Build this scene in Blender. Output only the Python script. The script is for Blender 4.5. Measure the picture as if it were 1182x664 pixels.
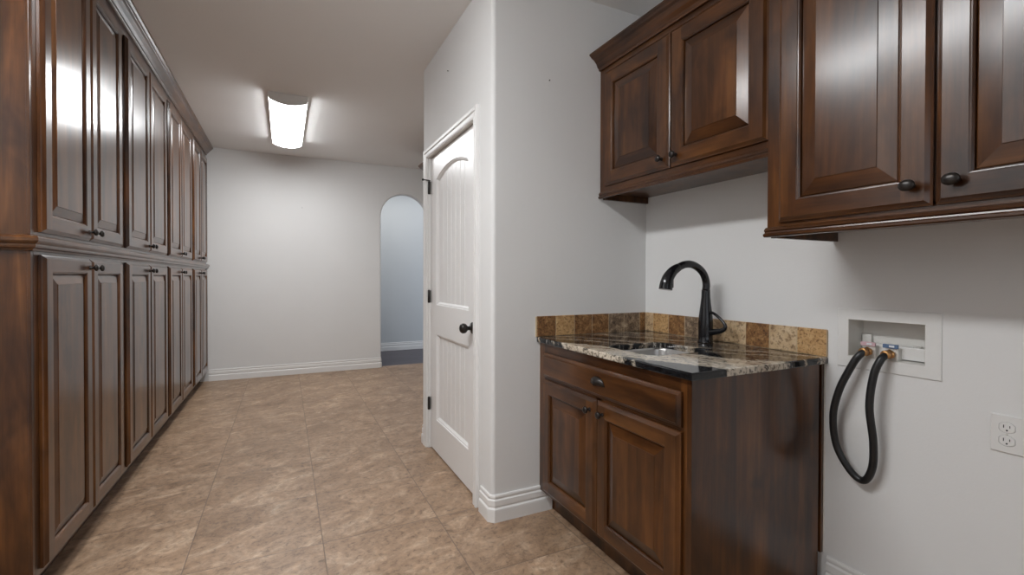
import bpy, bmesh, math, random
from mathutils import Vector, Matrix
random.seed(7)
PI = math.pi
for o in list(bpy.data.objects): bpy.data.objects.remove(o)
SC = bpy.context.scene
COL = SC.collection

# ------------------------------------------------------------------ camera
CAM_Z, YAW, PITCH, ROLL, FPX = 1.2214, 25.9939, -0.5621, -0.1244, 538.74
def add_camera():
    a, b, r = (math.radians(v) for v in (YAW, PITCH, ROLL))
    R = Vector((math.cos(a), -math.sin(a), 0)); F0 = Vector((math.sin(a), math.cos(a), 0)); Z = Vector((0, 0, 1))
    F = F0 * math.cos(b) + Z * math.sin(b)
    U = -F0 * math.sin(b) + Z * math.cos(b)
    r_ = R * math.cos(r) - U * math.sin(r)
    u_ = R * math.sin(r) + U * math.cos(r)
    cd = bpy.data.cameras.new('camera'); co = bpy.data.objects.new('camera', cd); COL.objects.link(co)
    m = Matrix((r_, u_, -F)).transposed().to_4x4(); m.translation = Vector((0, 0, CAM_Z))
    co.matrix_world = m
    cd.sensor_width = 36; cd.sensor_fit = 'HORIZONTAL'; cd.lens = FPX * 36 / 1182
    cd.shift_y = -6.12 / 1182; cd.clip_start = .02
    SC.camera = co
add_camera()

# ------------------------------------------------------------------ light and exposure
SC.view_settings.view_transform = 'Standard'; SC.view_settings.look = 'None'
SC.view_settings.exposure = 0.50; SC.view_settings.gamma = 1; SC.view_settings.use_curve_mapping = False
FIXTURE_STRENGTH = 21.0        # the two ceiling fixtures
NEAR_STRENGTH = 30.0
REAR_FILL_WATTS = 6             # fill light added behind the camera, at an unseen window
HALL_WATTS = 10               # area light added in the hall beyond the arch
w = bpy.data.worlds.new('world'); SC.world = w; w.use_nodes = True
w.node_tree.nodes['Background'].inputs[0].default_value = (.75, .85, 1, 1)
w.node_tree.nodes['Background'].inputs[1].default_value = .5
def area(name, loc, rot, sx, sy, watts, col):
    l = bpy.data.lights.new(name, 'AREA'); l.shape = 'RECTANGLE'; l.size = sx; l.size_y = sy; l.energy = watts; l.color = col
    o = bpy.data.objects.new(name, l); COL.objects.link(o); o.location = loc; o.rotation_euler = rot
    return o
area('rear_fill', (.25, -2.16, 1.55), (-PI/2, 0, PI), 2.2, 1.6, REAR_FILL_WATTS, (.94, .97, 1)).rotation_euler = (PI/2, 0, 0)  # added fill from behind the camera, set at the unseen window
area('hall_fill', (1.6, 7.1, 2.70), (0, 0, 0), 2.2, .9, HALL_WATTS, (1, .99, .97))  # added fill, a downward area light under the hall ceiling

# ------------------------------------------------------------------ materials
def new_mat(name):
    m = bpy.data.materials.new(name); m.use_nodes = True
    nt = m.node_tree; return m, nt, nt.nodes['Principled BSDF']
def nd(nt, t, **kw):
    n = nt.nodes.new(t)
    for k, v in kw.items(): setattr(n, k, v)
    return n
def lk(nt, a, b): nt.links.new(a, b)
def ramp(nt, fac, stops, interp='LINEAR'):
    n = nd(nt, 'ShaderNodeValToRGB'); n.color_ramp.interpolation = interp
    e = n.color_ramp.elements
    while len(e) > 1: e.remove(e[-1])
    e[0].position, e[0].color = stops[0][0], (*stops[0][1], 1)
    for p_, c_ in stops[1:]:
        x = e.new(p_); x.color = (*c_, 1)
    if fac is not None: lk(nt, fac, n.inputs[0])
    return n
def math_(nt, op, a, b=None, c=None, clamp=False):
    n = nd(nt, 'ShaderNodeMath', operation=op, use_clamp=clamp)
    for i, v in enumerate((a, b, c)):
        if v is None: continue
        if isinstance(v, (int, float)): n.inputs[i].default_value = v
        else: lk(nt, v, n.inputs[i])
    return n.outputs[0]
def mix(nt, fac, a, b, mode='MIX'):
    n = nd(nt, 'ShaderNodeMix', data_type='RGBA', blend_type=mode)
    for i, v in ((0, fac), (6, a), (7, b)):
        if isinstance(v, (int, float)): n.inputs[i].default_value = v
        elif isinstance(v, tuple): n.inputs[i].default_value = (*v, 1)
        else: lk(nt, v, n.inputs[i])
    return n.outputs[2]
def noise(nt, vec, scale, detail=4, rough=.55, dist=0.):
    n = nd(nt, 'ShaderNodeTexNoise'); n.inputs['Scale'].default_value = scale; n.inputs['Detail'].default_value = detail
    n.inputs['Roughness'].default_value = rough; n.inputs['Distortion'].default_value = dist
    if vec is not None: lk(nt, vec, n.inputs['Vector'])
    return n
def mapping(nt, vec, scale=(1, 1, 1), rot=(0, 0, 0), loc=(0, 0, 0)):
    n = nd(nt, 'ShaderNodeMapping'); n.inputs['Scale'].default_value = scale; n.inputs['Rotation'].default_value = rot; n.inputs['Location'].default_value = loc
    lk(nt, vec, n.inputs['Vector']); return n.outputs[0]
def rotscale(nt, vec, scale, rz): return mapping(nt, mapping(nt, vec, (1, 1, 1), (0, 0, rz)), scale)
def objco(nt, rnd=False):
    o = nd(nt, 'ShaderNodeTexCoord').outputs['Object']
    if not rnd: return o
    i = nd(nt, 'ShaderNodeObjectInfo')
    c = nd(nt, 'ShaderNodeCombineXYZ')
    for k, f in enumerate((37., 53., 71.)): lk(nt, math_(nt, 'MULTIPLY', i.outputs['Random'], f), c.inputs[k])
    v = nd(nt, 'ShaderNodeVectorMath', operation='ADD'); lk(nt, o, v.inputs[0]); lk(nt, c.outputs[0], v.inputs[1])
    return v.outputs[0]
def bump(nt, bsdf, h, strength, dist=.002):
    b = nd(nt, 'ShaderNodeBump'); b.inputs['Strength'].default_value = strength; b.inputs['Distance'].default_value = dist
    lk(nt, h, b.inputs['Height']); lk(nt, b.outputs[0], bsdf.inputs['Normal'])

def wood(name, axis, lo=(.020, .0060, .0015), mid=(.068, .0235, .0058), hi=(.140, .054, .0140), rough=.30):
    m, nt, b = new_mat(name)
    v = objco(nt, True)
    st = [13, 13, 13]; st['xyz'.index(axis)] = 1.0
    sf = [150, 150, 150]; sf['xyz'.index(axis)] = 5
    sb = [7, 7, 7]; sb['xyz'.index(axis)] = 3.0
    grain = noise(nt, mapping(nt, v, st), 1, 5, .6, .6)
    fine = noise(nt, mapping(nt, v, sf), 1, 3, .6)
    blot = noise(nt, mapping(nt, v, sb), 1, 3, .6, .4)
    base = ramp(nt, grain.outputs[0], [(.25, lo), (.5, mid), (.78, hi)])
    bl = ramp(nt, blot.outputs[0], [(.32, (.40, .34, .30)), (.5, (.95, .95, .95)), (.68, (1.35, 1.35, 1.3))])
    c = mix(nt, 1., base.outputs[0], bl.outputs[0], 'MULTIPLY')
    fr = ramp(nt, fine.outputs[0], [(.30, (.88, .87, .86)), (.6, (1.04, 1.04, 1.04))])
    c = mix(nt, 1., c, fr.outputs[0], 'MULTIPLY')
    sk = [4.3, 4.3, 4.3]; sk['xyz'.index(axis)] = 2.1
    vo = nd(nt, 'ShaderNodeTexVoronoi'); vo.inputs['Scale'].default_value = 1
    wob = noise(nt, v, 9, 2)
    vv = nd(nt, 'ShaderNodeVectorMath', operation='MULTIPLY_ADD'); lk(nt, wob.outputs['Color'], vv.inputs[0]); vv.inputs[1].default_value = (.35, .35, .35); lk(nt, mapping(nt, v, sk), vv.inputs[2])
    lk(nt, vv.outputs[0], vo.inputs['Vector'])
    kn = ramp(nt, vo.outputs['Distance'], [(.06, (.25, .2, .18)), (.22, (1, 1, 1))])
    c = mix(nt, .8, c, kn.outputs[0], 'MULTIPLY')
    lk(nt, c, b.inputs['Base Color'])
    rr = math_(nt, 'MULTIPLY_ADD', fine.outputs[0], .05, rough - .02)
    lk(nt, rr, b.inputs['Roughness'])
    b.inputs['Specular IOR Level'].default_value = .22
    b.inputs['Coat Weight'].default_value = .72; b.inputs['Coat Roughness'].default_value = .20; b.inputs['Coat IOR'].default_value = 1.5
    bump(nt, b, fine.outputs[0], .05, .0006)
    return m
WV = wood('wood_grain_vertical', 'z'); WH = wood('wood_grain_horizontal', 'x'); WD = wood('wood_grain_depth', 'y')

def paint(name, col, rough=.75, bscale=260, bstr=.25, bd=.0015):
    m, nt, b = new_mat(name); v = objco(nt)
    n = noise(nt, v, bscale * .5, 3, .6); n2 = noise(nt, v, 1.3, 2)
    r = ramp(nt, n2.outputs[0], [(.3, tuple(c * .97 for c in col)), (.7, col)])
    lk(nt, r.outputs[0], b.inputs['Base Color']); b.inputs['Roughness'].default_value = rough
    b.inputs['Specular IOR Level'].default_value = .3
    bump(nt, b, n.outputs[0], bstr, bd)
    return m
WALL = paint('wall_paint', (.75, .747, .74)); CEIL = paint('ceiling_paint', (.86, .85, .84), .85, 200)
HALLW = paint('hall_paint', (.60, .62, .63))
TRIM = paint('trim_paint', (.80, .79, .775), .38, 60, .03)
DOORP = paint('door_paint', (.82, .81, .80), .30, 60, .03)
def plain(name, col, rough=.4, metal=0., spec=.5, var=.06):
    m, nt, b = new_mat(name); v = objco(nt); n = noise(nt, v, 40, 3)
    r = ramp(nt, n.outputs[0], [(.3, tuple(c * (1 - var) for c in col)), (.7, tuple(min(1, c * (1 + var)) for c in col))])
    lk(nt, r.outputs[0], b.inputs['Base Color'])
    b.inputs['Roughness'].default_value = rough; b.inputs['Metallic'].default_value = metal; b.inputs['Specular IOR Level'].default_value = spec
    return m
BRONZE = plain('oil_rubbed_bronze', (.022, .018, .016), .3, .4)
BLACKG = plain('black_enamel', (.008, .008, .010), .16, 0)
RUBBER = plain('black_rubber', (.012, .012, .013), .38)
BRASS = plain('brass', (.62, .34, .14), .3, 1)
PLASTIC = plain('white_plastic', (.74, .735, .72), .35, 0, .5, .01)
PLASTIC_B = plain('box_plastic', (.66, .645, .61), .45, 0, .5, .01)
REDLAB = plain('red_label', (.62, .42, .46), .5); BLUELAB = plain('blue_label', (.10, .17, .30), .5); CHIPW = plain('white_print', (.75, .77, .8), .5)
DARK = plain('dark_slot', (.01, .01, .01), .6)
CAULK = plain('caulk', (.72, .69, .64), .6)
GROUT = plain('grout', (.50, .38, .24), .8)
STEEL, _nt, _b = new_mat('brushed_steel')
_n = noise(_nt, mapping(_nt, objco(_nt), (3, 3, 160)), 1, 2)
_r = ramp(_nt, _n.outputs[0], [(.3, (.52, .51, .50)), (.7, (.66, .65, .64))]); lk(_nt, _r.outputs[0], _b.inputs['Base Color'])
_b.inputs['Metallic'].default_value = 1; _b.inputs['Roughness'].default_value = .3

def floor_mat():
    m, nt, b = new_mat('floor_tile'); v = objco(nt)
    s = nd(nt, 'ShaderNodeSeparateXYZ'); lk(nt, v, s.inputs[0])
    X0, PX, Y0, PY = .157, .5406, 2.2956, .5279
    ux = math_(nt, 'DIVIDE', math_(nt, 'SUBTRACT', s.outputs[0], X0 - 10 * PX), PX)
    uy = math_(nt, 'DIVIDE', math_(nt, 'SUBTRACT', s.outputs[1], Y0 - 10 * PY), PY)
    def edge(u, P):
        f = math_(nt, 'FRACT', u); g = math_(nt, 'MINIMUM', f, math_(nt, 'SUBTRACT', 1, f)); return math_(nt, 'MULTIPLY', g, P)
    ed = math_(nt, 'MINIMUM', edge(ux, PX), edge(uy, PY))
    g = ramp(nt, ed, [(.0024, (1, 1, 1)), (.0036, (0, 0, 0))])
    cc = nd(nt, 'ShaderNodeCombineXYZ'); lk(nt, math_(nt, 'FLOOR', ux), cc.inputs[0]); lk(nt, math_(nt, 'FLOOR', uy), cc.inputs[1])
    wn = nd(nt, 'ShaderNodeTexWhiteNoise', noise_dimensions='3D'); lk(nt, cc.outputs[0], wn.inputs['Vector'])
    va = nd(nt, 'ShaderNodeVectorMath', operation='MULTIPLY_ADD'); lk(nt, wn.outputs['Color'], va.inputs[0]); va.inputs[1].default_value = (9, 9, 9); lk(nt, v, va.inputs[2])
    p = va.outputs[0]
    veins = noise(nt, rotscale(nt, p, (4.2, 6.6, 1), -.5), 1, 12, .72, 1.3)
    spots = noise(nt, p, 34, 8, .74, .5)
    big = noise(nt, rotscale(nt, p, (1.6, 3.0, 1), -.5), 1, 3, .5, .5)
    c1 = ramp(nt, veins.outputs[0], [(.27, (.170, .104, .060)), (.40, (.262, .170, .107)), (.53, (.345, .234, .154)), (.63, (.43, .312, .218)), (.72, (.58, .46, .345))])
    c2 = ramp(nt, spots.outputs[0], [(.34, (.46, .42, .38)), (.46, (.94, .94, .94)), (.64, (1.30, 1.28, 1.25))])
    c = mix(nt, .9, c1.outputs[0], c2.outputs[0], 'MULTIPLY')
    c3 = ramp(nt, big.outputs[0], [(.3, (.86, .84, .82)), (.7, (1.10, 1.09, 1.08))])
    c = mix(nt, 1., c, c3.outputs[0], 'MULTIPLY')
    c = mix(nt, g.outputs[0], c, (.16, .11, .078))
    lk(nt, c, b.inputs['Base Color'])
    lk(nt, math_(nt, 'MULTIPLY_ADD', spots.outputs[0], .25, .30), b.inputs['Roughness'])
    h = math_(nt, 'SUBTRACT', math_(nt, 'MULTIPLY', spots.outputs[0], .35), g.outputs[0])
    bump(nt, b, h, .35, .002)
    return m
TILE = floor_mat()
def hallfloor_mat():
    m, nt, b = new_mat('dark_plank_floor'); v = objco(nt)
    g = noise(nt, mapping(nt, v, (1.5, 30, 1)), 1, 5, .6, .3)
    br = nd(nt, 'ShaderNodeTexBrick'); br.inputs['Scale'].default_value = 1; br.inputs['Brick Width'].default_value = 1.2; br.inputs['Row Height'].default_value = .18
    br.inputs['Mortar Size'].default_value = .003; br.inputs['Color1'].default_value = (.9, .9, .9, 1); br.inputs['Color2'].default_value = (1.2, 1.2, 1.2, 1); br.inputs['Mortar'].default_value = (.3, .3, .3, 1)
    lk(nt, v, br.inputs['Vector'])
    r = ramp(nt, g.outputs[0], [(.3, (.032, .026, .034)), (.7, (.085, .070, .085))])
    lk(nt, mix(nt, 1., r.outputs[0], br.outputs['Color'], 'MULTIPLY'), b.inputs['Base Color']); b.inputs['Roughness'].default_value = .38
    return m
HFLOOR = hallfloor_mat()
def granite_mat():
    m, nt, b = new_mat('granite'); v = objco(nt)
    s = nd(nt, 'ShaderNodeSeparateXYZ'); lk(nt, v, s.inputs[0])
    u = math_(nt, 'ADD', math_(nt, 'MULTIPLY', s.outputs[0], .86), math_(nt, 'MULTIPLY', s.outputs[1], .5))
    n = noise(nt, rotscale(nt, v, (9, 3, 7), -.53), 1, 5, .6, .5)
    n2 = noise(nt, v, 34, 4, .65)
    u = math_(nt, 'ADD', u, math_(nt, 'MULTIPLY_ADD', n.outputs[0], .20, -.10))
    u = math_(nt, 'ADD', u, math_(nt, 'MULTIPLY_ADD', n2.outputs[0], .06, -.03))
    uu = math_(nt, 'ADD', math_(nt, 'MULTIPLY', u, .9), .03, clamp=True)
    K = (.010, .011, .013); C1 = (.60, .53, .43); C2 = (.46, .38, .29); G = (.13, .115, .10); BR = (.20, .12, .06)
    base = ramp(nt, uu, [(0, K), (.165, K), (.185, C1), (.28, C1), (.33, C2), (.385, C1), (.40, K), (.47, K), (.485, C2), (.50, K), (.56, K), (.575, C2), (.60, G), (.63, K), (.70, K), (.715, BR), (.74, C2), (.755, K), (.83, G), (.86, K), (.93, C2), (.95, K)])
    # thin pale streaks
    st = noise(nt, rotscale(nt, v, (75, 8, 9), -.53), 1, 4, .55, .8)
    sr = ramp(nt, st.outputs[0], [(.60, (0, 0, 0)), (.66, (.75, .75, .75))])
    gate = ramp(nt, uu, [(.36, (0, 0, 0)), (.42, (1, 1, 1))])
    c = mix(nt, mix(nt, 1., sr.outputs[0], gate.outputs[0], 'MULTIPLY'), base.outputs[0], (.55, .51, .45))
    # dark flecks and clumps inside the cream
    fl = noise(nt, rotscale(nt, v, (95, 45, 60), -.53), 1, 5, .7, .6)
    fr = ramp(nt, fl.outputs[0], [(.40, (.06, .055, .05)), (.50, (1, 1, 1)), (.70, (1.15, 1.15, 1.15))])
    c = mix(nt, .9, c, fr.outputs[0], 'MULTIPLY')
    sp = nd(nt, 'ShaderNodeTexVoronoi'); sp.inputs['Scale'].default_value = 260; lk(nt, v, sp.inputs['Vector'])
    spr = ramp(nt, sp.outputs['Distance'], [(.10, (.05, .05, .052)), (.22, (0, 0, 0))])
    c = mix(nt, 1., c, spr.outputs[0], 'ADD')
    lk(nt, c, b.inputs['Base Color']); b.inputs['Roughness'].default_value = .07
    return m
GRANITE = granite_mat()
def travertine(name, cols, sc):
    m, nt, b = new_mat(name); v = objco(nt)
    n = noise(nt, v, sc, 7, .68, .5); n2 = noise(nt, v, sc * 4, 4, .7)
    r = ramp(nt, n.outputs[0], [(.30, cols[0]), (.5, cols[1]), (.70, cols[2])])
    p = ramp(nt, n2.outputs[0], [(.38, (.34, .27, .21)), (.50, (1.05, 1.05, 1.05))])
    lk(nt, mix(nt, .8, r.outputs[0], p.outputs[0], 'MULTIPLY'), b.inputs['Base Color']); b.inputs['Roughness'].default_value = .5
    bump(nt, b, n2.outputs[0], .4, .002)
    return m
TR = [travertine('travertine_gold', ((.36, .20, .075), (.50, .30, .13), (.60, .40, .20)), 22),
      travertine('travertine_tan', ((.40, .27, .15), (.54, .38, .22), (.64, .50, .33)), 16),
      travertine('travertine_rust', ((.09, .04, .018), (.24, .115, .04), (.45, .26, .11)), 40),
      travertine('travertine_mottled', ((.07, .048, .034), (.22, .15, .095), (.50, .39, .27)), 34)]
def glow(name, col, strength):
    m, nt, b = new_mat(name); b.inputs['Base Color'].default_value = (.9, .9, .9, 1); b.inputs['Roughness'].default_value = .4
    v = objco(nt); n = noise(nt, v, 3, 1); r = ramp(nt, n.outputs[0], [(.2, tuple(c * .97 for c in col)), (.8, col)])
    lk(nt, r.outputs[0], b.inputs['Emission Color']); b.inputs['Emission Strength'].default_value = strength
    return m

# ------------------------------------------------------------------ mesh helpers
class MB:
    def __init__(s): s.bm = bmesh.new()
    def v(s, p): return s.bm.verts.new(p)
    def face(s, pts, mi=0, smooth=False):
        try: f = s.bm.faces.new([p if isinstance(p, bmesh.types.BMVert) else s.v(p) for p in pts])
        except ValueError: return None
        f.material_index = mi; f.smooth = smooth; return f
    def box(s, x0, x1, y0, y1, z0, z1, mi=0, bev=0., seg=2):
        t = bmesh.new(); bmesh.ops.create_cube(t, size=1)
        for q in t.verts: q.co = Vector(((x0 + x1) / 2 + q.co.x * (x1 - x0), (y0 + y1) / 2 + q.co.y * (y1 - y0), (z0 + z1) / 2 + q.co.z * (z1 - z0)))
        if bev: bmesh.ops.bevel(t, geom=t.edges[:], offset=bev, segments=seg, affect='EDGES', profile=.5)
        return s.merge(t, mi)
    def merge(s, t, mi=None, smooth=None):
        mp = {q: s.v(q.co) for q in t.verts}
        for f in t.faces:
            g = s.face([mp[q] for q in f.verts], f.material_index if mi is None else mi, f.smooth if smooth is None else smooth)
        t.free(); return s
    def rings(s, rs, mi=0, smooth=True, cap0=True, cap1=True, closed=True):
        vs = [[s.v(p) for p in r] for r in rs]; n = len(vs[0])
        for a, b in zip(vs, vs[1:]):
            for i in range(n if closed else n - 1):
                j = (i + 1) % n; s.face([a[i], a[j], b[j], b[i]], mi, smooth)
        if cap0 and closed: s.face(list(reversed(vs[0])), mi)
        if cap1 and closed: s.face(vs[-1], mi)
        return s
    def tube(s, pts, rad, n=14, mi=0, flat=None):
        pts = [Vector(p) for p in pts]; m = len(pts)
        rad = rad if isinstance(rad, (list, tuple)) else [rad] * m
        T = [(pts[min(i + 1, m - 1)] - pts[max(i - 1, 0)]).normalized() for i in range(m)]
        ref = Vector((0, 0, 1)) if abs(T[0].z) < .9 else Vector((1, 0, 0))
        N = (ref - T[0] * ref.dot(T[0])).normalized(); rs = []
        for i in range(m):
            N = (N - T[i] * N.dot(T[i])).normalized(); B = T[i].cross(N)
            k = flat[i] if flat else 1
            rs.append([pts[i] + N * (math.cos(q) * rad[i]) + B * (math.sin(q) * rad[i] * k) for q in (2 * PI * j / n for j in range(n))])
        return s.rings(rs, mi)
    def lathe(s, prof, org, axis, n=20, mi=0, sx=1., sy=1.):
        A = Vector(axis).normalized(); ref = Vector((0, 0, 1)) if abs(A.z) < .9 else Vector((1, 0, 0))
        N = (ref - A * ref.dot(A)).normalized(); B = A.cross(N); O = Vector(org)
        return s.rings([[O + A * h + N * (math.cos(q) * r * sx) + B * (math.sin(q) * r * sy) for q in (2 * PI * j / n for j in range(n))] for r, h in prof], mi)
    def sweep(s, path, prof, side=1, mi=0, closed=False, caps=True):
        """prof: (outward, z) pairs swept along an XY path with mitred corners; outward is to the right of travel when side = 1."""
        P = [Vector((p[0], p[1])) for p in path]; n = len(P); rs = []
        for i in range(n):
            d0 = (P[i] - P[i - 1]).normalized() if i > 0 or closed else None
            d1 = (P[(i + 1) % n] - P[i]).normalized() if i < n - 1 or closed else None
            if d0 is None: d0 = d1
            if d1 is None: d1 = d0
            n0 = Vector((d0.y, -d0.x)) * side; n1 = Vector((d1.y, -d1.x)) * side
            b = (n0 + n1); b = b / max(1e-6, (1 + n0.dot(n1)))
            rs.append([Vector((P[i].x + b.x * o, P[i].y + b.y * o, z)) for o, z in prof])
        if closed: rs.append(rs[0])
        vs = [[s.v(p) for p in r] for r in rs]; m = len(prof)
        for a, b in zip(vs, vs[1:]):
            for i in range(m - 1): s.face([a[i], a[i + 1], b[i + 1], b[i]], mi)
            s.face([a[m - 1], a[0], b[0], b[m - 1]], mi)
        if caps and not closed: s.face(vs[0], mi); s.face(list(reversed(vs[-1])), mi)
        return s
    def prism(s, outline, z0, z1, mi=0, smooth=False):
        a = [s.v((x, y, z0)) for x, y in outline]; b = [s.v((x, y, z1)) for x, y in outline]; n = len(outline)
        for i in range(n): s.face([a[i], a[(i + 1) % n], b[(i + 1) % n], b[i]], mi, smooth)
        s.face(list(reversed(a)), mi); s.face(b, mi); return s
    def rect_loops(s, W, H, loops, mis=(0, 1), cap=0, x0=0., z0=0.):
        """nested rectangles in the XZ plane, front towards -Y: loops of (inset, y). mis: material for the sides, for top and bottom."""
        vs = []
        for d, y in loops: vs.append([s.v((x0 + d, y, z0 + d)), s.v((x0 + W - d, y, z0 + d)), s.v((x0 + W - d, y, z0 + H - d)), s.v((x0 + d, y, z0 + H - d))])
        for a, b in zip(vs, vs[1:]):
            for i in range(4):
                j = (i + 1) % 4; s.face([a[i], a[j], b[j], b[i]], mis[0] if i in (1, 3) else mis[1])
        if cap is not None: s.face(vs[-1], cap)
        return s
    def build(s, name, mats, parent=None, loc=None, smooth_angle=None):
        bmesh.ops.remove_doubles(s.bm, verts=s.bm.verts[:], dist=1e-6)
        bmesh.ops.recalc_face_normals(s.bm, faces=s.bm.faces[:])
        me = bpy.data.meshes.new(name); s.bm.to_mesh(me); s.bm.free()
        for m in (mats if isinstance(mats, (list, tuple)) else [mats]): me.materials.append(m)
        o = bpy.data.objects.new(name, me); COL.objects.link(o)
        if parent is not None: o.parent = parent
        if loc is not None: o.location = loc
        return o
def tag(o, label, cat, group=None):
    o['label'] = label; o['category'] = cat
    if group: o['group'] = group
    return o
def struct(o, label=None, cat=None):
    o['kind'] = 'structure'
    if label: o['label'] = label
    if cat: o['category'] = cat
    return o
def thing(name, label, cat, loc, rz=0, group=None):
    o = bpy.data.objects.new(name, None); COL.objects.link(o); o.location = loc; o.rotation_euler = (0, 0, rz); o.empty_display_size = .1
    return tag(o, label, cat, group)
def catmull(P, n=8):
    P = [Vector(p) for p in P]; out = []
    for i in range(len(P) - 1):
        a, b, c, d = P[max(i - 1, 0)], P[i], P[i + 1], P[min(i + 2, len(P) - 1)]
        for k in range(n):
            t = k / n
            out.append(.5 * ((2 * b) + (c - a) * t + (2 * a - 5 * b + 4 * c - d) * t * t + (3 * b - a - 3 * c + d) * t ** 3))
    out.append(P[-1]); return out
def arc(cx, cy, r, a0, a1, n): return [(cx + r * math.cos(a0 + (a1 - a0) * i / n), cy + r * math.sin(a0 + (a1 - a0) * i / n)) for i in range(n + 1)]

# ------------------------------------------------------------------ setting
XL, XR, YP, YB, XW, YPF, ZC, YR = -1.42, 1.913, 2.1265, 6.465, .9258, 3.403, 2.74, -2.2
struct(MB().box(XL - .1, XR + .1, YR - .1, YB + .065, -.12, 0).build('floor', TILE), 'brown mottled stone tile floor in a square grid', 'floor')
struct(MB().box(XL - .1, XR + .1, YR - .1, YB + .13, ZC, ZC + .12).build('ceiling', CEIL), 'flat pale ceiling', 'ceiling')
struct(MB().box(XL - .1, XL, YR, YB, 0, ZC).build('wall_left', WALL), 'pale wall behind the long cabinet run', 'wall')
# right wall with a recess for the washer outlet box
BX0, BX1, BZ0, BZ1 = .785, 1.026, .928, 1.070
m = MB()
for (y0, y1, z0, z1) in ((YR, BX0, 0, ZC), (BX1, YB, 0, ZC), (BX0, BX1, 0, BZ0), (BX0, BX1, BZ1, ZC)): m.box(XR, XR + .12, y0, y1, z0, z1)
struct(m.build('wall_right', WALL), 'pale grey textured wall behind the sink counter and outlet box', 'wall')
# rear wall (behind the viewer) with an opening for the added window
m = MB()
for (x0, x1, z0, z1) in ((XL, -.85, 0, ZC), (1.35, XR, 0, ZC), (-.85, 1.35, 0, .75), (-.85, 1.35, 2.35, ZC)): m.box(x0, x1, YR - .1, YR, z0, z1)
struct(m.build('wall_rear', WALL), 'pale wall with the added window behind the viewer', 'wall')
# back wall with the arched opening
AX0, AX1, ASP = 1.176, 1.826, 2.045; AC = (AX0 + AX1) / 2; AR = (AX1 - AX0) / 2; TH = .13
m = MB()
def arch_outline(d):
    pts = [(AX0 - d, 0)] + [(AC - (AR + d) * math.cos(PI * i / 32), ASP + (AR + d) * math.sin(PI * i / 32)) for i in range(33)] + [(AX1 + d, 0)]
    return pts
RB = .018
o0 = arch_outline(RB)
for k in (0, 1):
    Y = YB if k == 0 else YB + TH
    for i in range(len(o0) - 1):
        (xa, za), (xb, zb) = o0[i], o0[i + 1]
        if i in (0, len(o0) - 2): continue
        m.face([(xa, Y, za), (xb, Y, zb), (xb, Y, ZC), (xa, Y, ZC)])
    m.face([(XL, Y, 0), (AX0 - RB, Y, 0), (AX0 - RB, Y, ASP), (AX0 - RB, Y, ZC), (XL, Y, ZC)])
    m.face([(AX1 + RB, Y, 0), (XR + .12, Y, 0), (XR + .12, Y, ZC), (AX1 + RB, Y, ZC), (AX1 + RB, Y, ASP)])
rs = []
for d, y in [(RB - RB * math.sin(t), YB + RB - RB * math.cos(t)) for t in (0, PI / 6, PI / 3, PI / 2)] + [(RB - RB * math.cos(t), YB + TH - RB + RB * math.sin(t)) for t in (0, PI / 6, PI / 3, PI / 2)]:
    rs.append([(x, y, z) for x, z in arch_outline(d)])
m.rings(rs, 0, True, False, False, closed=False)
struct(m.build('wall_back', WALL), 'pale far wall with a narrow arched opening at its right', 'wall')
# hall beyond the arch
YH = 7.87
struct(MB().box(.2, 3.0, YB + .066, YH + .1, -.12, -.002).build('floor_hall', HFLOOR), 'dark plank floor beyond the arched opening', 'floor')
m = MB().box(.2, 3.0, YH, YH + .1, 0, ZC).box(.1, .2, YB + TH, YH + .1, 0, ZC)
struct(m.build('wall_hall', HALLW), 'blue-grey hall wall seen through the arched opening', 'wall')
struct(MB().box(.1, 3.1, YB + TH, YH + .1, ZC, ZC + .1).build('ceiling_hall', CEIL), 'hall ceiling beyond the arch', 'ceiling')
# pantry walls
RBN = .022
c_near = arc(XW + RBN, YP + RBN, RBN, PI, 1.5 * PI, 6)
OY0, OY1, OZ = 2.345, 3.285, 2.095
m = MB()
m.prism(c_near + [(XW + .11, YP), (XW + .11, OY0), (XW, OY0)], 0, ZC, 0)
m.box(XW, XW + .11, OY0, OY1, OZ, ZC)
m.prism([(XW, OY1), (XW + .11, OY1), (XW + .11, YPF)] + arc(XW + RBN, YPF - RBN, RBN, PI / 2, PI, 6), 0, ZC, 0)
m.box(XW + .11, XR, YPF - .11, YPF, 0, ZC)
struct(m.build('wall_pantry_side', WALL), 'white wall of the closet block holding the white door', 'wall')
struct(MB().box(XW + .11, XR, YP, YP + .11, 0, ZC).build('wall_pantry_front', WALL), 'grey wall of the closet block facing the viewer beside the sink cabinet', 'wall')

BASE = [(0, .134), (.006, .134), (.009, .128), (.009, .120), (.0065, .116), (.0065, .112), (.012, .106), (.0125, .086), (.0125, .080), (.0095, .075), (.0095, .071), (.0155, .064), (.0165, .056), (.0165, 0), (0, 0)]
def baseboard(name, path, side, label, scale=1.):
    return struct(MB().sweep(path, BASE, side).build(name, TRIM), label, 'baseboard')
e = .0005
baseboard('baseboard_back', [(-.80, YB - e), (AX0 - RB, YB - e), (AX0 - .004, YB + .014), (AX0 - .004, YB + TH)], 1, 'white stepped baseboard along the far wall')
baseboard('baseboard_right', [(XR - e, 1.092), (XR - e, YR)], 1, 'white stepped baseboard under the washer outlet box')
baseboard('baseboard_pantry', [(XW - e, 2.258), (XW - e, YP + .018), (XW + .018, YP - e), (1.268, YP - e)], 1, 'white stepped baseboard round the closet corner')
baseboard('baseboard_pantry_end', [(XW + .3, YPF + e), (XW + .018, YPF + e), (XW - e, YPF - .018), (XW - e, 3.331)], 1, 'short white baseboard at the far end of the closet wall')
baseboard('baseboard_hall', [(.2, YH - e), (3.0, YH - e)], 1, 'white baseboard along the hall wall')

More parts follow.
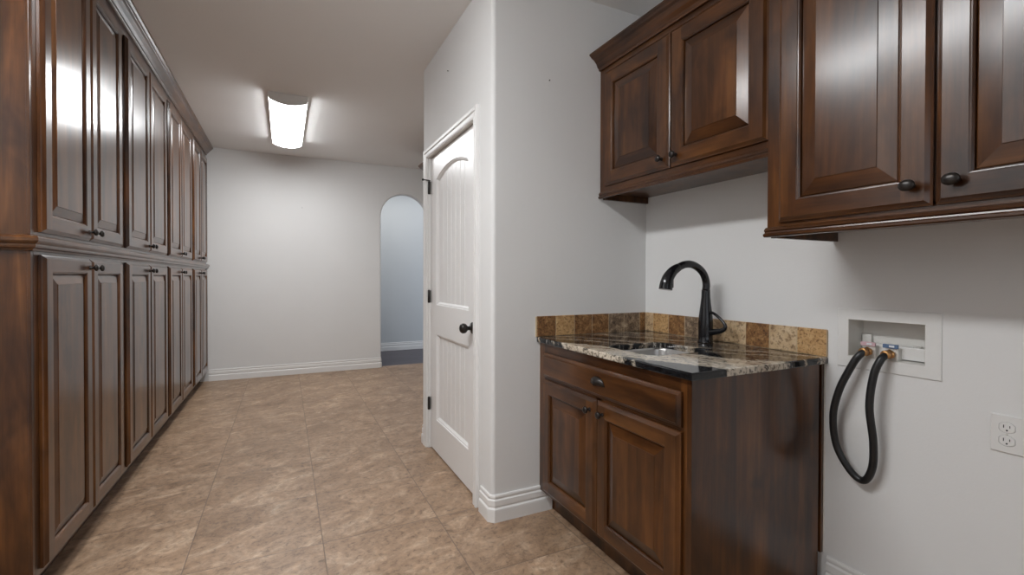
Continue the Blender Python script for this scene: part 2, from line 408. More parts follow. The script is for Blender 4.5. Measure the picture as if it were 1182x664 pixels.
# unseen window added behind the viewer to carry the fill light
wr = thing('added_window', 'wide white framed window added behind the viewer to carry fill light', 'window', (.25, YR - .05, 1.55)); wr['kind'] = 'structure'
m = MB()
for (x0, x1, z0, z1) in ((-1.098, -1.04, -.798, .798), (1.04, 1.098, -.798, .798), (-1.04, 1.04, .74, .798), (-1.04, 1.04, -.798, -.74), (-.03, .03, -.74, .74)): m.box(x0, x1, -.03, .03, z0, z1, 0, .004)
m.build('window_frame', TRIM, wr)
gm, gnt, gb = new_mat('window_glass'); gb.inputs['Transmission Weight'].default_value = 1; gb.inputs['Roughness'].default_value = .02
MB().box(-1.04, 1.04, -.004, .004, -.74, .74).build('pane', gm, wr)

# door in the closet wall
def build_door():
    DY0, DY1, DZ0, DZ1, T = 2.372, 3.258, .012, 2.070, .035
    W, H = DY1 - DY0, DZ1 - DZ0
    root = thing('door_1', 'white two-panel arch-top door with black knob and hinges', 'door', (XW + .018, DY1, DZ0), -PI / 2); root['kind'] = 'structure'
    # local: x from the hinge edge towards the viewer, z up, front towards -y
    m = MB()
    PX0, PX1 = .130, W - .132
    # panels as x-z outlines with a curved top for the upper one
    def outline(d, upper):
        if not upper: return [(PX0 + d, .222 + d), (PX1 - d, .222 + d), (PX1 - d, .815 - d), (PX0 + d, .815 - d)]
        zb, zs, rise = 1.020 + d, 1.888 - d * .75, .058
        xa, xb = PX0 + d, PX1 - d; n = 18
        return [(xa, zb), (xb, zb)] + [(xb + (xa - xb) * i / n, zs + rise * (1 - (2 * i / n - 1) ** 2)) for i in range(n + 1)]
    # front face with two holes: strips
    def fp(x, z): return (x, 0, z)
    m.face([fp(0, 0), fp(PX0, 0), fp(PX0, H), fp(0, H)]); m.face([fp(PX1, 0), fp(W, 0), fp(W, H), fp(PX1, H)])
    m.face([fp(PX0, 0), fp(PX1, 0), fp(PX1, .222), fp(PX0, .222)]); m.face([fp(PX0, .815), fp(PX1, .815), fp(PX1, 1.020), fp(PX0, 1.020)])
    up = outline(0, True)[2:]
    for a, b in zip(up, up[1:]): m.face([fp(*a), fp(*b), fp(b[0], H), fp(a[0], H)])
    m.face([(0, T, 0), (W, T, 0), (W, T, H), (0, T, H)])
    for (xa, za), (xb, zb) in (((0, 0), (W, 0)), ((W, 0), (W, H)), ((W, H), (0, H)), ((0, H), (0, 0))): m.face([(xa, 0, za), (xb, 0, zb), (xb, T, zb), (xa, T, za)])
    for up_ in (False, True):
        m.rings([[(x, y, z) for x, z in outline(d, up_)] for d, y in ((0, 0), (.004, .006), (.010, .0065), (.014, .011), (.022, .0185))], 0, False, False, False)
    m.build('door_leaf', DOORP, root)
    for up_ in (False, True):
        m = MB(); lim = outline(.021, up_); xa, xb = PX0 + .021, PX1 - .021; zb = lim[0][1]
        def top(x):
            if not up_: return lim[2][1]
            q = (x - xa) / (xb - xa); return 1.888 - .021 * .75 + .058 * (1 - (2 * q - 1) ** 2)
        n = 7; bw = (xb - xa) / n; g = .005   # beaded boards with V grooves
        xs = [(xa, .0175)]
        for i in range(n):
            a = xa + bw * i
            if i: xs += [(a - g, .0175), (a, .0245), (a + g, .0175)]
        xs.append((xb, .0175))
        fin = []
        for (x0, y0), (x1, y1) in zip(xs, xs[1:]):
            k = max(1, int((x1 - x0) / .02)); fin += [(x0 + (x1 - x0) * i / k, y0 + (y1 - y0) * i / k) for i in range(k)]
        fin.append(xs[-1])
        for (x0, y0), (x1, y1) in zip(fin, fin[1:]): m.face([(x0, y0, zb), (x1, y1, zb), (x1, y1, top(x1)), (x0, y0, top(x0))])
        m.build('beaded_panel', DOORP, root)
    # knob: rose, neck, ball
    kx, kz = W - .060, .928
    k = MB().lathe([(.0, 0), (.033, 0), (.033, .004), (.029, .009), (.014, .012), (.012, .016), (.0115, .030), (.016, .036), (.0255, .044), (.0285, .054), (.0275, .064), (.021, .073), (.010, .078), (0, .0785)], (kx, 0, kz), (0, -1, 0), 24).build('door_knob', BRONZE, root)
    k['label'] = 'black round door knob'
    MB().box(W - .0005, W + .0012, .004, .030, kz - .028, kz + .028).build('latch_plate', BRONZE, root)
    for z in (1.862, 1.086, .320):
        h = MB().lathe([(0, -.046), (.005, -.046), (.0085, -.043), (.0085, .043), (.005, .046), (0, .048)], (-.006, -.014, z - DZ0), (0, 0, 1), 12)
        h.box(-.030, .0, -.0036, -.0006, z - DZ0 - .044, z - DZ0 + .044)
        o = h.build('hinge', BRONZE, root); o['label'] = 'black door hinge'
    s = MB().tube([(-.004, -.006, 1.90), (-.004, -.02, 1.903), (-.006, -.055, 1.905)], .004, 8)
    s.lathe([(0, 0), (.008, 0), (.009, .008), (.006, .012), (0, .013)], (-.006, -.053, 1.905), (-.05, -1, 0), 12)
    s.build('hinge_pin_stop', BRONZE, root)
build_door()
# door casing: mitred sweep round the opening (profile swept in the YZ plane)
def casing():
    ins_y0, ins_y1, ins_z = 2.345, 3.285, 2.055 + .018
    prof = [(0, 0), (0, .010), (.006, .0135), (.012, .0150), (.028, .0165), (.031, .010), (.036, .010), (.040, .0175), (.056, .0195), (.060, .018), (.0625, .010), (.0625, 0)]
    rs = []
    for (y, z, sy, sz) in ((ins_y0 + .012, 0, -1, 0), (ins_y0 + .012, ins_z, -1, 1), (ins_y1 - .012, ins_z, 1, 1), (ins_y1 - .012, 0, 1, 0)):
        rs.append([(XW - .0004 - t, y + sy * d, z + sz * d) for d, t in prof])
    m = MB(); m.rings(rs, 0, False, True, True)
    # jambs
    m2 = MB()
    m2.box(XW + .0005, XW + .105, 2.346, 2.3665, 0, 2.0735); m2.box(XW + .0005, XW + .105, 3.2635, 3.284, 0, 2.0735); m2.box(XW + .0005, XW + .105, 2.346, 3.284, 2.0745, 2.094)
    for f in list(m2.bm.faces): pass
    t = m2.bm
    m.merge(t)
    struct(m.build('trim_1', TRIM), 'white moulded door casing round the closet door', 'door casing')
casing()

# ------------------------------------------------------------------ cabinets
KNOB = [(0, 0), (.0085, 0), (.0085, .003), (.0055, .006), (.005, .014), (.008, .017), (.0145, .021), (.0155, .025), (.0135, .029), (.008, .032), (0, .033)]
def door_on(root, x0, x1, z0, z1, stile, knob, y=0., hw=.020, bev=.042, oval=1.):
    """raised-panel door whose front is at local y - hw; knob = (x, z)."""
    W, H = x1 - x0, z1 - z0
    m = MB(); c = .014
    m.rect_loops(W, H, [(0, 0), (0, -.009), (c * .35, -.012), (c, -hw)], (0, 1), None)
    t = -hw; s = stile
    for a, b in ((c, s), (W - s, W - c)): m.face([(a, t, c), (b, t, c), (b, t, H - c), (a, t, H - c)], 0)
    for a, b in ((c, s), (H - s, H - c)): m.face([(s, t, a), (W - s, t, a), (W - s, t, b), (s, t, b)], 1)
    m.rect_loops(W, H, [(s, t), (s + .002, t + .002), (s + .005, t + .0025), (s + .009, t + .008), (s + .0095, t + .016)], (0, 1), None)
    m.face([(0, 0, 0), (W, 0, 0), (W, 0, H), (0, 0, H)], 0)
    d = m.build('door', [WV, WH], root, (x0, y, z0))
    p = MB()
    i = s + .0120
    p.rect_loops(W, H, [(i - .002, t + .0155), (i, t + .0125), (i + .002, t + .0115), (i + bev, t + .0035), (i + bev + .0015, t + .0012)], (0, 1), 0)
    p.build('raised_panel', [WV, WH], d)
    k = MB().lathe(KNOB, (knob[0] - x0, t + .0002, knob[1] - z0), (0, -1, 0), 20, 0, 1., oval).build('knob', BRONZE, d)
    k['label'] = 'dark bronze knob'
    return d
RXL = -.8195     # face of the left run
def left_unit(y0, y1, z0, z1, label, group, dz0, dz1, kz, joints, near=False):
    """joints: door edges in world Y (a0, a1, b0, b1)."""
    root = thing('storage_cabinet', label, 'cabinet', (RXL, y0, z0), PI / 2, group)
    W, H, D = y1 - y0, z1 - z0, .595
    g = .0006
    toe = z0 == 0
    m = MB().box(g, W - g, .0195, D, .112 if toe else 0, H)
    m.build('carcass', WV, root)
    if toe: MB().box(g, W - g, .072, .090, 0, .1115).build('toe_kick', WH, root)
    f = MB(); fb = .112 if toe else 0
    a0, a1, b0, b1 = (j - y0 for j in joints); zb, zt = dz0 - z0, dz1 - z0
    for (p0, p1) in ((g, a0 + .012), (b1 - .012, W - g)): f.box(p0, p1, 0, .019, fb, H, 0)
    f.box((a1 + b0) / 2 - .02, (a1 + b0) / 2 + .02, 0, .019, zb, zt, 0)
    f.box(a0 + .012, b1 - .012, 0, .019, fb, zb + .012, 1); f.box(a0 + .012, b1 - .012, 0, .019, zt - .012, H, 1)
    f.build('face_frame', [WV, WH], root)
    for (p0, p1, kx) in ((a0, a1, a1 - .036), (b0, b1, b0 + .036)): door_on(root, p0, p1, zb, zt, .062, (kx, kz - z0), -.001, .021, .036)
    if near:
        e = MB().box(-.019, 0, .004, D, 0, H, 0); e.box(-.021, .0, -.0002, .010, 0, H, 0, .002)
        e.build('end_panel', WV, root)
        if False: pass
    return root
edges = [2.264 + .021, 3.304, 4.388, 5.466, 6.458]
jo = [(2.318, 2.793, 2.799, 3.258), (3.352, 3.842, 3.848, 4.343), (4.433, 4.897, 4.903, 5.408), (5.525, 5.950, 5.956, 6.395)]
lowl = ['tall lower double-door cabinet at the near end of the left run, its plain side showing',
        'tall lower double-door cabinet, second from the near end of the left run',
        'tall lower double-door cabinet, third from the near end of the left run',
        'tall lower double-door cabinet at the far end of the left run, by the white wall']
upl = ['tall upper double-door cabinet at the near end of the left run with bright ceiling-light glare',
       'tall upper double-door cabinet, second from the near end of the left run',
       'tall upper double-door cabinet, third from the near end of the left run',
       'tall upper double-door cabinet at the far end of the left run, touching the white wall']
for i in range(4):
    left_unit(edges[i], edges[i + 1], 0, 1.314, lowl[i], 'lower cabinets of the left run', .135, 1.302, 1.262, jo[i], i == 0)
for i in range(4):
    left_unit(edges[i], edges[i + 1], 1.372, 2.712, upl[i], 'upper cabinets of the left run', 1.386, 2.592, 1.424, jo[i], i == 0)
# ledge moulding between lower and upper cabinets, returning round the near end
LEDGE = [(0, 1.3145), (.008, 1.3145), (.012, 1.322), (.020, 1.326), (.022, 1.332), (.022, 1.338), (.030, 1.344), (.034, 1.350), (.034, 1.360), (.028, 1.366), (.010, 1.3715), (0, 1.3715)]
yN = edges[0] - .0215
m = MB().sweep([(XL + .003, yN), (RXL + .0005, yN), (RXL + .0005, 6.455)], LEDGE, 1)
m.box(XL + .003, RXL, yN, 6.455, 1.3145, 1.3715)
tag(m.build('ledge_moulding', [WD]), 'dark wooden ledge moulding between upper and lower cabinets of the left run', 'moulding')
CROWN = [(0, 2.640), (.010, 2.640), (.013, 2.650), (.013, 2.656), (.020, 2.660), (.030, 2.674), (.046, 2.694), (.056, 2.702), (.056, 2.707), (.064, 2.712), (.0715, 2.722), (.0715, 2.7365), (0, 2.7365)]
m = MB().sweep([(XL + .003, yN), (RXL + .0005, yN), (RXL + .0005, 6.460)], CROWN, 1)
tag(m.build('crown_moulding', [WD]), 'dark stepped crown moulding along the top of the left cabinet run', 'moulding')

# right-hand wall cabinets (local x towards the viewer, front towards -X)
def wall_cabinet(label, xf, y_far, y_near, z0, z1, dz0, dz1, joints, kz, rail_out, rail_z, crown, knob_in, stile, under, crown_ret_far=False):
    root = thing('wall_cabinet', label, 'cabinet', (xf, y_far, z0), -PI / 2)
    W, H, D = y_far - y_near, z1 - z0, XR - xf - .001
    loc = lambda y: y_far - y
    m = MB()
    m.box(0, .018, .0195, D, under - z0 - .035 if rail_z else 0, H); m.box(W - .018, W, .0195, D, under - z0 - .035 if rail_z else 0, H)
    m.box(.018, W - .018, .0195, D, under - z0, under - z0 + .016)
    m.box(.018, W - .018, D - .012, D, under - z0 + .016, H); m.box(.018, W - .018, .0195, D, H - .016, H)
    m.build('carcass', [WV], root)
    a0, a1, b0, b1 = (loc(y) for y in joints); zb, zt = dz0 - z0, dz1 - z0
    f = MB()
    for (p0, p1) in ((0, a0 + .012), (b1 - .012, W)): f.box(p0, p1, 0, .019, rail_z[1] - z0 - .02, H, 0)
    f.box((a1 + b0) / 2 - .02, (a1 + b0) / 2 + .02, 0, .019, zb, zt, 0)
    f.box(a0 + .012, b1 - .012, 0, .019, rail_z[1] - z0 - .02, zb + .012, 1); f.box(a0 + .012, b1 - .012, 0, .019, zt - .012, H, 1)
    f.build('face_frame', [WV, WH], root)
    for (p0, p1, kx) in ((a0, a1, a1 - knob_in), (b0, b1, b0 + knob_in)): door_on(root, p0, p1, zb, zt, stile, (kx, kz - z0), -.001, .021, .046, 1.25 if xf < 1.56 else 1.)
    r0, r1 = rail_z[0] - z0, rail_z[1] - z0; q = rail_out
    prof = [(0, r0), (q * .75, r0), (q, r0 + .004), (q, r0 + .010), (q * .6, r0 + .014), (q * .55, r0 + .018), (q * .8, r0 + .022), (q * .5, r1 - .003), (q * .25, r1), (0, r1)]
    m = MB()
    if crown_ret_far: m.sweep([(0, -.0002), (W, -.0002)], prof, 1)
    else: m.sweep([(-.0003, .06), (-.0003, -.0002), (W, -.0002)], prof, 1) if False else m.sweep([(-.001, -.0002), (W, -.0002)], prof, 1)
    m.build('light_rail', [WH], root)
    if crown:
        c0 = crown[0] - z0; ch = crown[1] - crown[0]; cw = crown[2]
        cp = [(0, c0), (cw * .16, c0), (cw * .18, c0 + ch * .12), (cw * .28, c0 + ch * .2), (cw * .40, c0 + ch * .45), (cw * .62, c0 + ch * .66), (cw * .80, c0 + ch * .74), (cw * .88, c0 + ch * .82), (cw, c0 + ch * .90), (cw, c0 + ch), (0, c0 + ch)]
        m = MB()
        if crown_ret_far: m.sweep([(-.0005, D - .002), (-.0005, -.0002), (W, -.0002)], cp, -1 if False else 1)
        else: m.sweep([(0, -.0002), (W, -.0002)], cp, 1)
        m.build('crown_moulding', [WH], root)
    return root
A = wall_cabinet('short upper double-door cabinet above the sink, under a crown moulding', 1.582, YP - .001, 1.0845, 1.660, 2.430, 1.722, 2.334, (2.073, 1.594, 1.588, 1.116), 1.768, .013, (1.660, 1.695), (2.366, 2.446, .076), .040, .068, 1.690)
B = wall_cabinet('larger upper double-door cabinet above the washer outlet box, hung lower and further forward', 1.525, 1.082, .125, 1.362, 2.446, 1.412, 2.36, (1.034, .613, .606, .172), 1.468, .022, (1.364, 1.398), (2.392, 2.472, .076), .042, .066, 1.397)
C = wall_cabinet('wooden cabinet beyond the closet, only its crown moulding tip showing by the arch', 1.583, 5.605, 4.65, 1.760, 2.52, 1.82, 2.42, (5.57, 5.13, 5.124, 4.69), 1.86, .013, (1.760, 1.795), (2.45, 2.60, .095), .04, .066, 1.79, True)

# sink base cabinet
def sink_base():
    XF, Y0, Y1 = 1.200, 1.113, YP - .002
    root = thing('sink_cabinet', 'dark-stained base cabinet under the granite counter with one drawer front and two doors', 'cabinet', (XF, Y1, 0), -PI / 2)
    W, D = Y1 - Y0, XR - XF - .002; loc = lambda y: Y1 - y
    ZT = .8865
    m = MB().box(0, .018, .0195, D, .1, ZT); m.box(.018, W - .02, .0195, D, .115, .133); m.box(.018, W - .02, D - .012, D, .133, ZT)
    m.box(0, W - .02, .075, .090, 0, .115, 0)
    m.build('carcass', [WV], root)
    # plain side panel towards the viewer, with a scribe strip at the wall
    e = MB().box(W - .0195, W, .0, D - .028, 0, ZT, 0); e.box(W - .0195, W - .012, D - .028, D - .012, 0, ZT, 0); e.box(W - .0195, W + .004, D - .016, D, .140, ZT, 0, .002)
    e.build('end_panel', [WV], root)
    a0, a1, b0, b1 = loc(2.066), loc(1.617), loc(1.611), loc(1.149)
    f = MB()
    f.box(0, a0 + .012, 0, .019, .115, ZT, 0); f.box(b1 - .012, W - .0196, 0, .019, .115, ZT, 0)
    f.box((a1 + b0) / 2 - .02, (a1 + b0) / 2 + .02, 0, .019, .14, .71, 0)
    for z0, z1 in ((.115, .146), (.697, .733), (.828, ZT)): f.box(a0 + .012, b1 - .012, 0, .019, z0, z1, 1)
    f.build('face_frame', [WV, WH], root)
    for (p0, p1, kx) in ((a0, a1, loc(1.652)), (b0, b1, loc(1.562))): door_on(root, p0, p1, .134, .704, .062, (kx, .656), -.001, .021, .040)
    dr = MB(); w_ = b1 - a0; h_ = .120
    dr.rect_loops(w_, h_, [(0, 0), (0, -.009), (.004, -.012), (.012, -.016), (.015, -.021)], (1, 1), 1)
    dr.face([(0, 0, 0), (w_, 0, 0), (w_, 0, h_), (0, 0, h_)], 1)
    d = dr.build('drawer_front', [WV, WH], root, (a0, -.001, .720))
    # cup pull: half dome
    cp = MB(); n, k = 20, 8; cw, chh, cd = .046, .030, .024; rs = []
    for j in range(k + 1):
        t = j / k * PI / 2
        rs.append([(math.cos(q) * cw * math.cos(t * .999), -math.sin(t) * cd * (0.35 + .65 * math.sin(q)) - .001, math.sin(q) * chh * math.cos(t) ** .9 - .006 * math.sin(t)) for q in (PI * i / n for i in range(n + 1))])
    cp.rings(rs, 0, True, False, False, closed=False)
    cp.box(-.049, .049, -.0035, 0, -.006, .001, 0, .001)
    c = cp.build('cup_pull', BRONZE, d, (loc(1.598) - a0, -.0205, .076 - .018)); c['label'] = 'dark bronze cup pull'
    MB().box(-.0017, -.0001, -.003, .002, .136, ZT).build('caulk_bead', CAULK, root)
    MB().box(W + .0045, W + .0075, D - .0028, D + .001, .142, ZT).build('caulk_bead', CAULK, root)
    sm = c.modifiers.new('solid', 'SOLIDIFY'); sm.thickness = .002
sink_base()
# countertop with a rounded sink cut-out
CX0, CX1, CY0, CY1, CZ0, CZ1 = 1.181, XR - .001, 1.097, YP - .001, .8872, .9134
SX0, SX1, SY0, SY1, SR = 1.300, 1.628, 1.405, 1.708, .055
def rrect(x0, x1, y0, y1, r, n=8):
    return arc(x1 - r, y1 - r, r, 0, PI / 2, n) + arc(x0 + r, y1 - r, r, PI / 2, PI, n) + arc(x0 + r, y0 + r, r, PI, 1.5 * PI, n) + arc(x1 - r, y0 + r, r, 1.5 * PI, 2 * PI, n)
def counter():
    m = MB(); inner = rrect(SX0, SX1, SY0, SY1, SR); N = len(inner)
    def outer_at(p, d):
        cx, cy = (SX0 + SX1) / 2, (SY0 + SY1) / 2; x0, x1, y0, y1 = CX0 + d, CX1, CY0 + d, CY1
        dx, dy = p[0] - cx, p[1] - cy; k = 1e9
        if dx > 1e-9: k = min(k, (x1 - cx) / dx)
        if dx < -1e-9: k = min(k, (x0 - cx) / dx)
        if dy > 1e-9: k = min(k, (y1 - cy) / dy)
        if dy < -1e-9: k = min(k, (y0 - cy) / dy)
        return (cx + dx * k, cy + dy * k)
    # exact outer corners: snap nearest sample
    def outer(d):
        o = [outer_at(p, d) for p in inner]
        for c in ((CX0 + d, CY0 + d), (CX1, CY0 + d), (CX1, CY1), (CX0 + d, CY1)):
            i = min(range(N), key=lambda i: (o[i][0] - c[0]) ** 2 + (o[i][1] - c[1]) ** 2); o[i] = c
        return o
    rs = [[(x, y, CZ0) for x, y in inner], [(x, y, CZ1 - .003) for x, y in inner], [(x, y, CZ1) for x, y in rrect(SX0 - .003, SX1 + .003, SY0 - .003, SY1 + .003, SR + .003)],
          [(x, y, CZ1) for x, y in outer(.005)], [(x, y, CZ1 - .0015) for x, y in outer(.0015)], [(x, y, CZ1 - .005) for x, y in outer(0)], [(x, y, CZ0 + .003) for x, y in outer(0)], [(x, y, CZ0) for x, y in outer(.002)], [(x, y, CZ0) for x, y in inner]]
    rs = [[(x - CX0, y - CY0, z - CZ0) for x, y, z in r] for r in rs]
    m.rings(rs, 0, False, False, False)
    tag(m.build('countertop', GRANITE, None, (CX0, CY0, CZ0)), 'black and cream polished granite countertop on the sink cabinet', 'countertop')
counter()
def sink():
    root = thing('sink', 'small rounded undermount stainless steel sink set in the granite counter', 'sink', ((SX0 + SX1) / 2, (SY0 + SY1) / 2, CZ0 - .185))
    cx, cy = (SX0 + SX1) / 2, (SY0 + SY1) / 2
    def R(d, r): return [(x - cx, y - cy) for x, y in rrect(SX0 + d, SX1 - d, SY0 + d, SY1 - d, r)]
    m = MB(); zt = .1845
    rs = [[(x, y, zt) for x, y in R(-.02, SR + .02)], [(x, y, zt) for x, y in R(.0008, SR)], [(x, y, zt - .01) for x, y in R(.002, SR)], [(x, y, .03) for x, y in R(.012, SR)], [(x, y, .012) for x, y in R(.022, SR - .01)], [(x, y, .006) for x, y in R(.045, SR - .02)], [(x * .12, y * .12, .0) for x, y in R(.05, .02)]]
    m.rings(rs, 0, True, False, True); m.build('basin', STEEL, root)
    MB().lathe([(0, .001), (.042, .001), (.042, .004), (.034, .003), (.030, .0015), (0, .0015)], (0, 0, .002), (0, 0, 1), 24).build('drain', STEEL, root)
sink()
# backsplash of tumbled stone tiles
def backsplash():
    root = thing('backsplash', 'row of tan and brown tumbled stone tiles along the wall above the granite counter', 'backsplash', (XR, YP, CZ1))
    zt = 1.0204 - CZ1; t = .010
    xs = [1.177, 1.292, 1.409, 1.525, 1.638, 1.746, 1.862, XR - .001 - t]
    mats = TR + [GROUT]
    m = MB().box(xs[0] - XR - .004, -.0005, -t + .0015, -.0005, .0005, zt - .002, 4)
    for (a, b, k) in zip(xs, xs[1:], (2, 0, 2, 2, 3, 3, 2)): m.box(a + .0015 - XR, b - .0015 - XR, -t, -.001, .001, zt, k, .0025, 2)
    m.build('tile_row', mats, root)
    ys = [YP - t - .001, 2.055, 1.935, 1.818, 1.695, 1.571, 1.455, 1.338, 1.216, 1.098]
    m = MB().box(-t + .0015, -.0005, ys[-1] - YP, ys[0] - YP, .0005, zt - .002, 4)
    for (a, b, k) in zip(ys, ys[1:], (1, 0, 2, 3, 1, 1, 2, 1, 0)): m.box(-t, -.001, b + .0015 - YP, a - .0015 - YP, .001, zt, k, .0025, 2)
    m.build('tile_row', mats, root)
backsplash()
def faucet():
    bx, by = 1.812, 1.600
    root = thing('faucet', 'tall black gooseneck pull-down faucet with a looped side lever behind the sink', 'faucet', (bx, by, CZ1))
    z = lambda q: q - CZ1
    body = [(.0, 0), (.036, 0), (.036, .004), (.033, .008)] + [(.0325, .03), (.0335, .07), (.0335, .095), (.0315, .12), (.028, .15), (.0235, .185), (.0205, .215), (.0195, .245), (.0195, .2515), (.0, .2515)]
    MB().lathe(body, (0, 0, .0003), (0, 0, 1), 28).build('body', BLACKG, root)
    P = [(0, 0, .2517), (.003, 0, .272), (-.002, 0, .300), (-.020, 0, .332), (-.055, 0, .358), (-.098, 0, .372), (-.140, 0, .370), (-.178, 0, .357)]
    MB().tube(catmull(P, 8), .0175, 20).build('spout', BLACKG, root)
    P = [(-.178, 0, .357), (-.210, 0, .340), (-.236, 0, .314), (-.250, 0, .286), (-.256, 0, .255)]
    C_ = catmull(P, 8); n = len(C_)
    h = MB().tube(C_, [.0185 + .012 * (i / (n - 1)) ** .8 for i in range(n)], 20)
    h.box(-.232, -.216, -.012, .012, .262, .300, 0, .004)
    h.build('spray_head', BLACKG, root)
    L = [(0, -.022, .148), (.0, -.050, .140), (0, -.085, .118), (0, -.108, .095), (0, -.109, .078), (0, -.088, .064), (0, -.055, .056), (0, -.025, .052)]
    C_ = catmull(L, 8); n = len(C_)
    MB().tube(C_, [.0065 + .010 * max(0, (i / (n - 1) - .35) / .65) ** 1.2 for i in range(n)], 14).build('lever', BLACKG, root)
faucet()

# washer outlet box
def outlet_box():
    yc, zc = .905, .998
    root = thing('washer_outlet_box', 'white recessed washer outlet box in the right wall with two brass valves', 'outlet box', (XR, yc, zc), -PI / 2)
    # local: x = yc - Y (towards the viewer), front -y, z up
    Y0, Y1, Z0, Z1 = .745, 1.060, .888, 1.108
    W, H = Y1 - Y0, Z1 - Z0; x0, z0 = yc - Y1, Z0 - zc
    m = MB()
    ox0, ox1, oz0, oz1 = yc - 1.024, yc - .788, .930 - zc, 1.068 - zc
    def ring(a, b, y1, y2):
        for i in range(4):
            j = (i + 1) % 4; m.face([(a[i][0], y1, a[i][1]), (a[j][0], y1, a[j][1]), (b[j][0], y2, b[j][1]), (b[i][0], y2, b[i][1])])
    R = lambda p, q, r, s: [(p, r), (q, r), (q, s), (p, s)]
    o = R(x0, x0 + W, z0, z0 + H); o2 = R(x0 + .002, x0 + W - .002, z0 + .002, z0 + H - .002); i_ = R(ox0, ox1, oz0, oz1)
    ring(o, o, -.0003, -.003); ring(o, o2, -.003, -.0045); ring(o2, i_, -.0045, -.0045)
    m.build('faceplate', PLASTIC, root)
    m = MB(); j_ = R(ox0 + .002, ox1 - .002, oz0 + .002, oz1 - .002); k_ = R(ox0 + .006, ox1 - .006, oz0 + .006, oz1 - .006)
    ring(i_, j_, -.0045, -.002); ring(j_, k_, -.002, .085); m.face([(x, .085, z) for x, z in k_])
    m.box(ox0 + .008, ox0 + .040, .072, .085, oz0 + .008, oz0 + .080, 0, .002)
    m.build('recess', PLASTIC_B, root)
    # lower shelf block that carries the valves
    MB().box(ox0 + .060, ox1 - .008, .030, .084, oz0 + .007, oz0 + .052, 0, .003).build('valve_ledge', PLASTIC, root)
    for nm, yv, lab in (('red', .960, REDLAB), ('blue', .890, BLUELAB)):
        xv = yc - yv; zv = .955 - zc
        v = MB().box(xv - .019, xv + .021, .008, .044, zv - .026, zv + .022, 0, .003).build('valve', PLASTIC_B, root)
        MB().box(xv - .024, xv + .022, .002, .010, zv + .020, zv + .034, 0, .001).build('valve_label', lab, v)
        MB().box(xv - .004, xv + .012, .0012, .0030, zv + .024, zv + .031).build('label_print', CHIPW, v)
        MB().lathe([(0, 0), (.014, 0), (.014, .012), (.017, .014), (.017, .022), (0, .022)], (xv, .014, zv), (0, -1, 0), 6).build('outlet_thread', BRASS, v)
    m = MB().lathe([(0, 0), (.012, 0), (.012, .004), (0, .004)], (.075, .05, oz0 + .052), (0, 0, 1), 16); m.build('drain_cap', PLASTIC_B, root)
outlet_box()
def hose():
    root = thing('washer_hose', 'black rubber hose looping down from the two valves of the outlet box', 'hose', (XR, .95, .49))
    P = [(1.888, .958, .9555), (1.872, .972, .935), (1.866, .993, .890), (1.860, 1.026, .806), (1.860, 1.047, .703), (1.868, 1.038, .59), (1.876, .993, .510), (1.878, .950, .492), (1.872, .921, .551), (1.862, .914, .646), (1.852, .922, .767), (1.856, .913, .876), (1.868, .898, .935), (1.890, .889, .9555)]
    P = [(x - XR, y - .95, z - .49) for x, y, z in P]
    MB().tube(catmull(P, 10), .0125, 16).build('hose_tube', RUBBER, root)
    for yv, a, b in ((.960, 0, 1), (.890, -1, -2)):
        o = Vector((1.894 - XR, yv - .95, .955 - .49))
        MB().lathe([(0, 0), (.011, 0), (.0145, .001), (.0155, .004), (.0155, .012), (.0135, .016), (.013, .024), (0, .024)], (o.x - .016, o.y, o.z), (1, 0, 0), 10).build('coupling', BRASS, root)
hose()
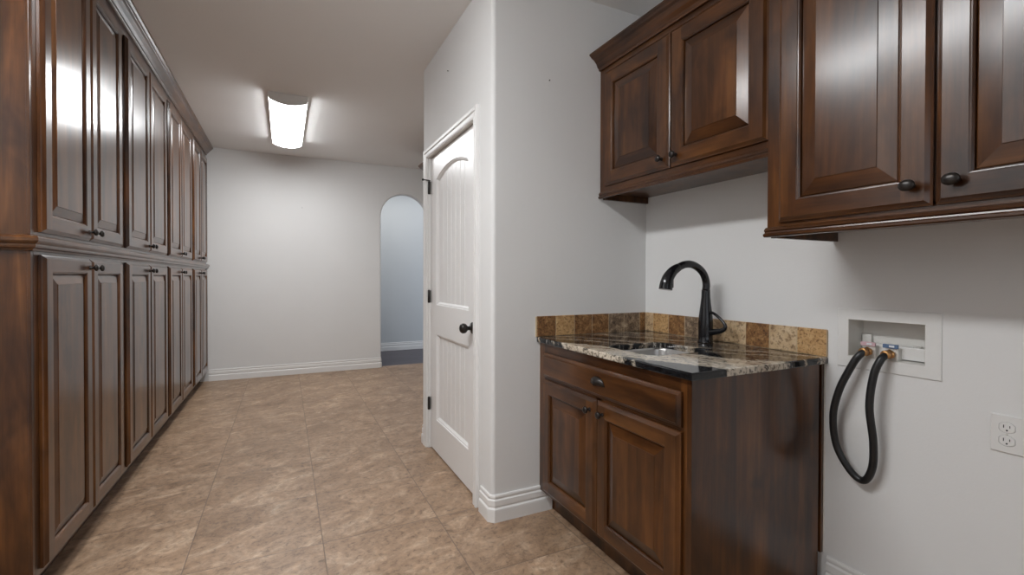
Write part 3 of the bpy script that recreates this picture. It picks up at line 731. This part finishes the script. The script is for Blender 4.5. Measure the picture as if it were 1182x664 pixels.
def outlet():
    yc, zc = .5905, .7635
    root = thing('wall_outlet', 'white double wall outlet low on the right wall under the cabinet', 'outlet', (XR, yc, zc), -PI / 2)
    m = MB(); m.rect_loops(.0745, .112, [(0, -.0003), (0, -.003), (.003, -.006)], (0, 0), 0, -.03725, -.056); m.build('cover_plate', PLASTIC, root)
    for dz in (.0195, -.0195):
        pl = []
        for q in range(32):
            t = 2 * PI * q / 32; pl.append((max(-.0165, min(.0165, .0185 * math.cos(t))), .0145 * math.sin(t)))
        r = MB()
        r.rings([[(x * k, y, z * k + dz) for x, z in pl] for k, y in ((1.06, -.0058), (1.0, -.0075), (.96, -.0082))], 0, False, False, True)
        s = r.build('socket', PLASTIC, root)
        h = MB().box(-.0078, -.0058, -.0086, -.0080, dz - .001, dz + .008); h.box(.0055, .0073, -.0086, -.0080, dz, dz + .007)
        h.lathe([(0, 0), (.0024, 0), (.0024, .0006), (0, .0006)], (0, -.0080, dz - .0075), (0, -1, 0), 10)
        h.build('slots', DARK, s)
        rim = MB(); rim.rings([[(x * k, -.0061, z * k + dz) for x, z in pl] for k in (1.06, 1.10)], 0, False, False, False); rim.build('gap', plain('gap_grey', (.25, .25, .25), .7), s)
    MB().lathe([(0, 0), (.003, 0), (.0028, .001), (0, .0012)], (0, -.006, 0), (0, -1, 0), 12).build('screw', PLASTIC_B, root)
outlet()

# ceiling lights
def fixture(name_label, xc, y0, y1, strength):
    root = thing('ceiling_light', name_label, 'light', (xc, (y0 + y1) / 2, ZC - .095), 0)
    L = (y1 - y0) / 2; hw = .146; zt = .0945
    def prof(w_, dz=0.):
        pts = [(-w_, zt), (-w_ * .995, .050)] + [(-w_ * .97 + 2 * w_ * .97 * i / 14, .036 - .032 * (1 - (2 * i / 14 - 1) ** 2) + dz) for i in range(15)] + [(w_ * .995, .050), (w_, zt)]
        return pts
    d = MB(); p = prof(hw - .006, .003)
    d.rings([[(x, y, z) for x, z in p] for y in (-L + .014, L - .014)], 0, True, False, False, closed=False)
    d.build('diffuser', glow('lamp_diffuser', (.965, .985, 1), strength), root)
    for s in (-1, 1):
        c = MB(); q = prof(hw)
        c.rings([[(x, y, z) for x, z in q] for y in ((s * L), s * (L - .016))], 0, False, True, True); c.build('end_cap', PLASTIC, root)
    for s in (-1, 1): MB().box(s * hw - .003, s * hw + .001, -L + .016, L - .016, .056, .0945).build('side_rail', PLASTIC, root)
    MB().box(-.11, .11, -L + .018, L - .018, .085, .0945).build('housing', PLASTIC, root)
fixture('long white curved ceiling light glowing over the far end of the room', .033, 4.30, 5.75, FIXTURE_STRENGTH)
fixture('long white curved ceiling light over the near end of the room, above the frame', -.45, .60, 2.05, NEAR_STRENGTH)

# small nails left in the walls
def nail(x, y, z, ax, label):
    tag(MB().lathe([(0, 0), (.002, 0), (.002, .004), (.0035, .006), (.003, .008), (0, .008)], (0, 0, 0), ax, 10).build('nail', BRONZE, None, (x, y, z)), label, 'nail')
nail(XW - .0002, 2.81, 2.513, (-1, 0, 0), 'small dark nail high on the white wall above the closet door')
nail(1.251, YP - .0002, 2.256, (0, -1, 0), 'tiny dark nail high on the grey wall left of the upper cabinet')
nail(.204, YB - .0002, 2.097, (0, -1, 0), 'tiny dark nail on the far white wall below the ceiling light')
bpy.context.view_layer.update()
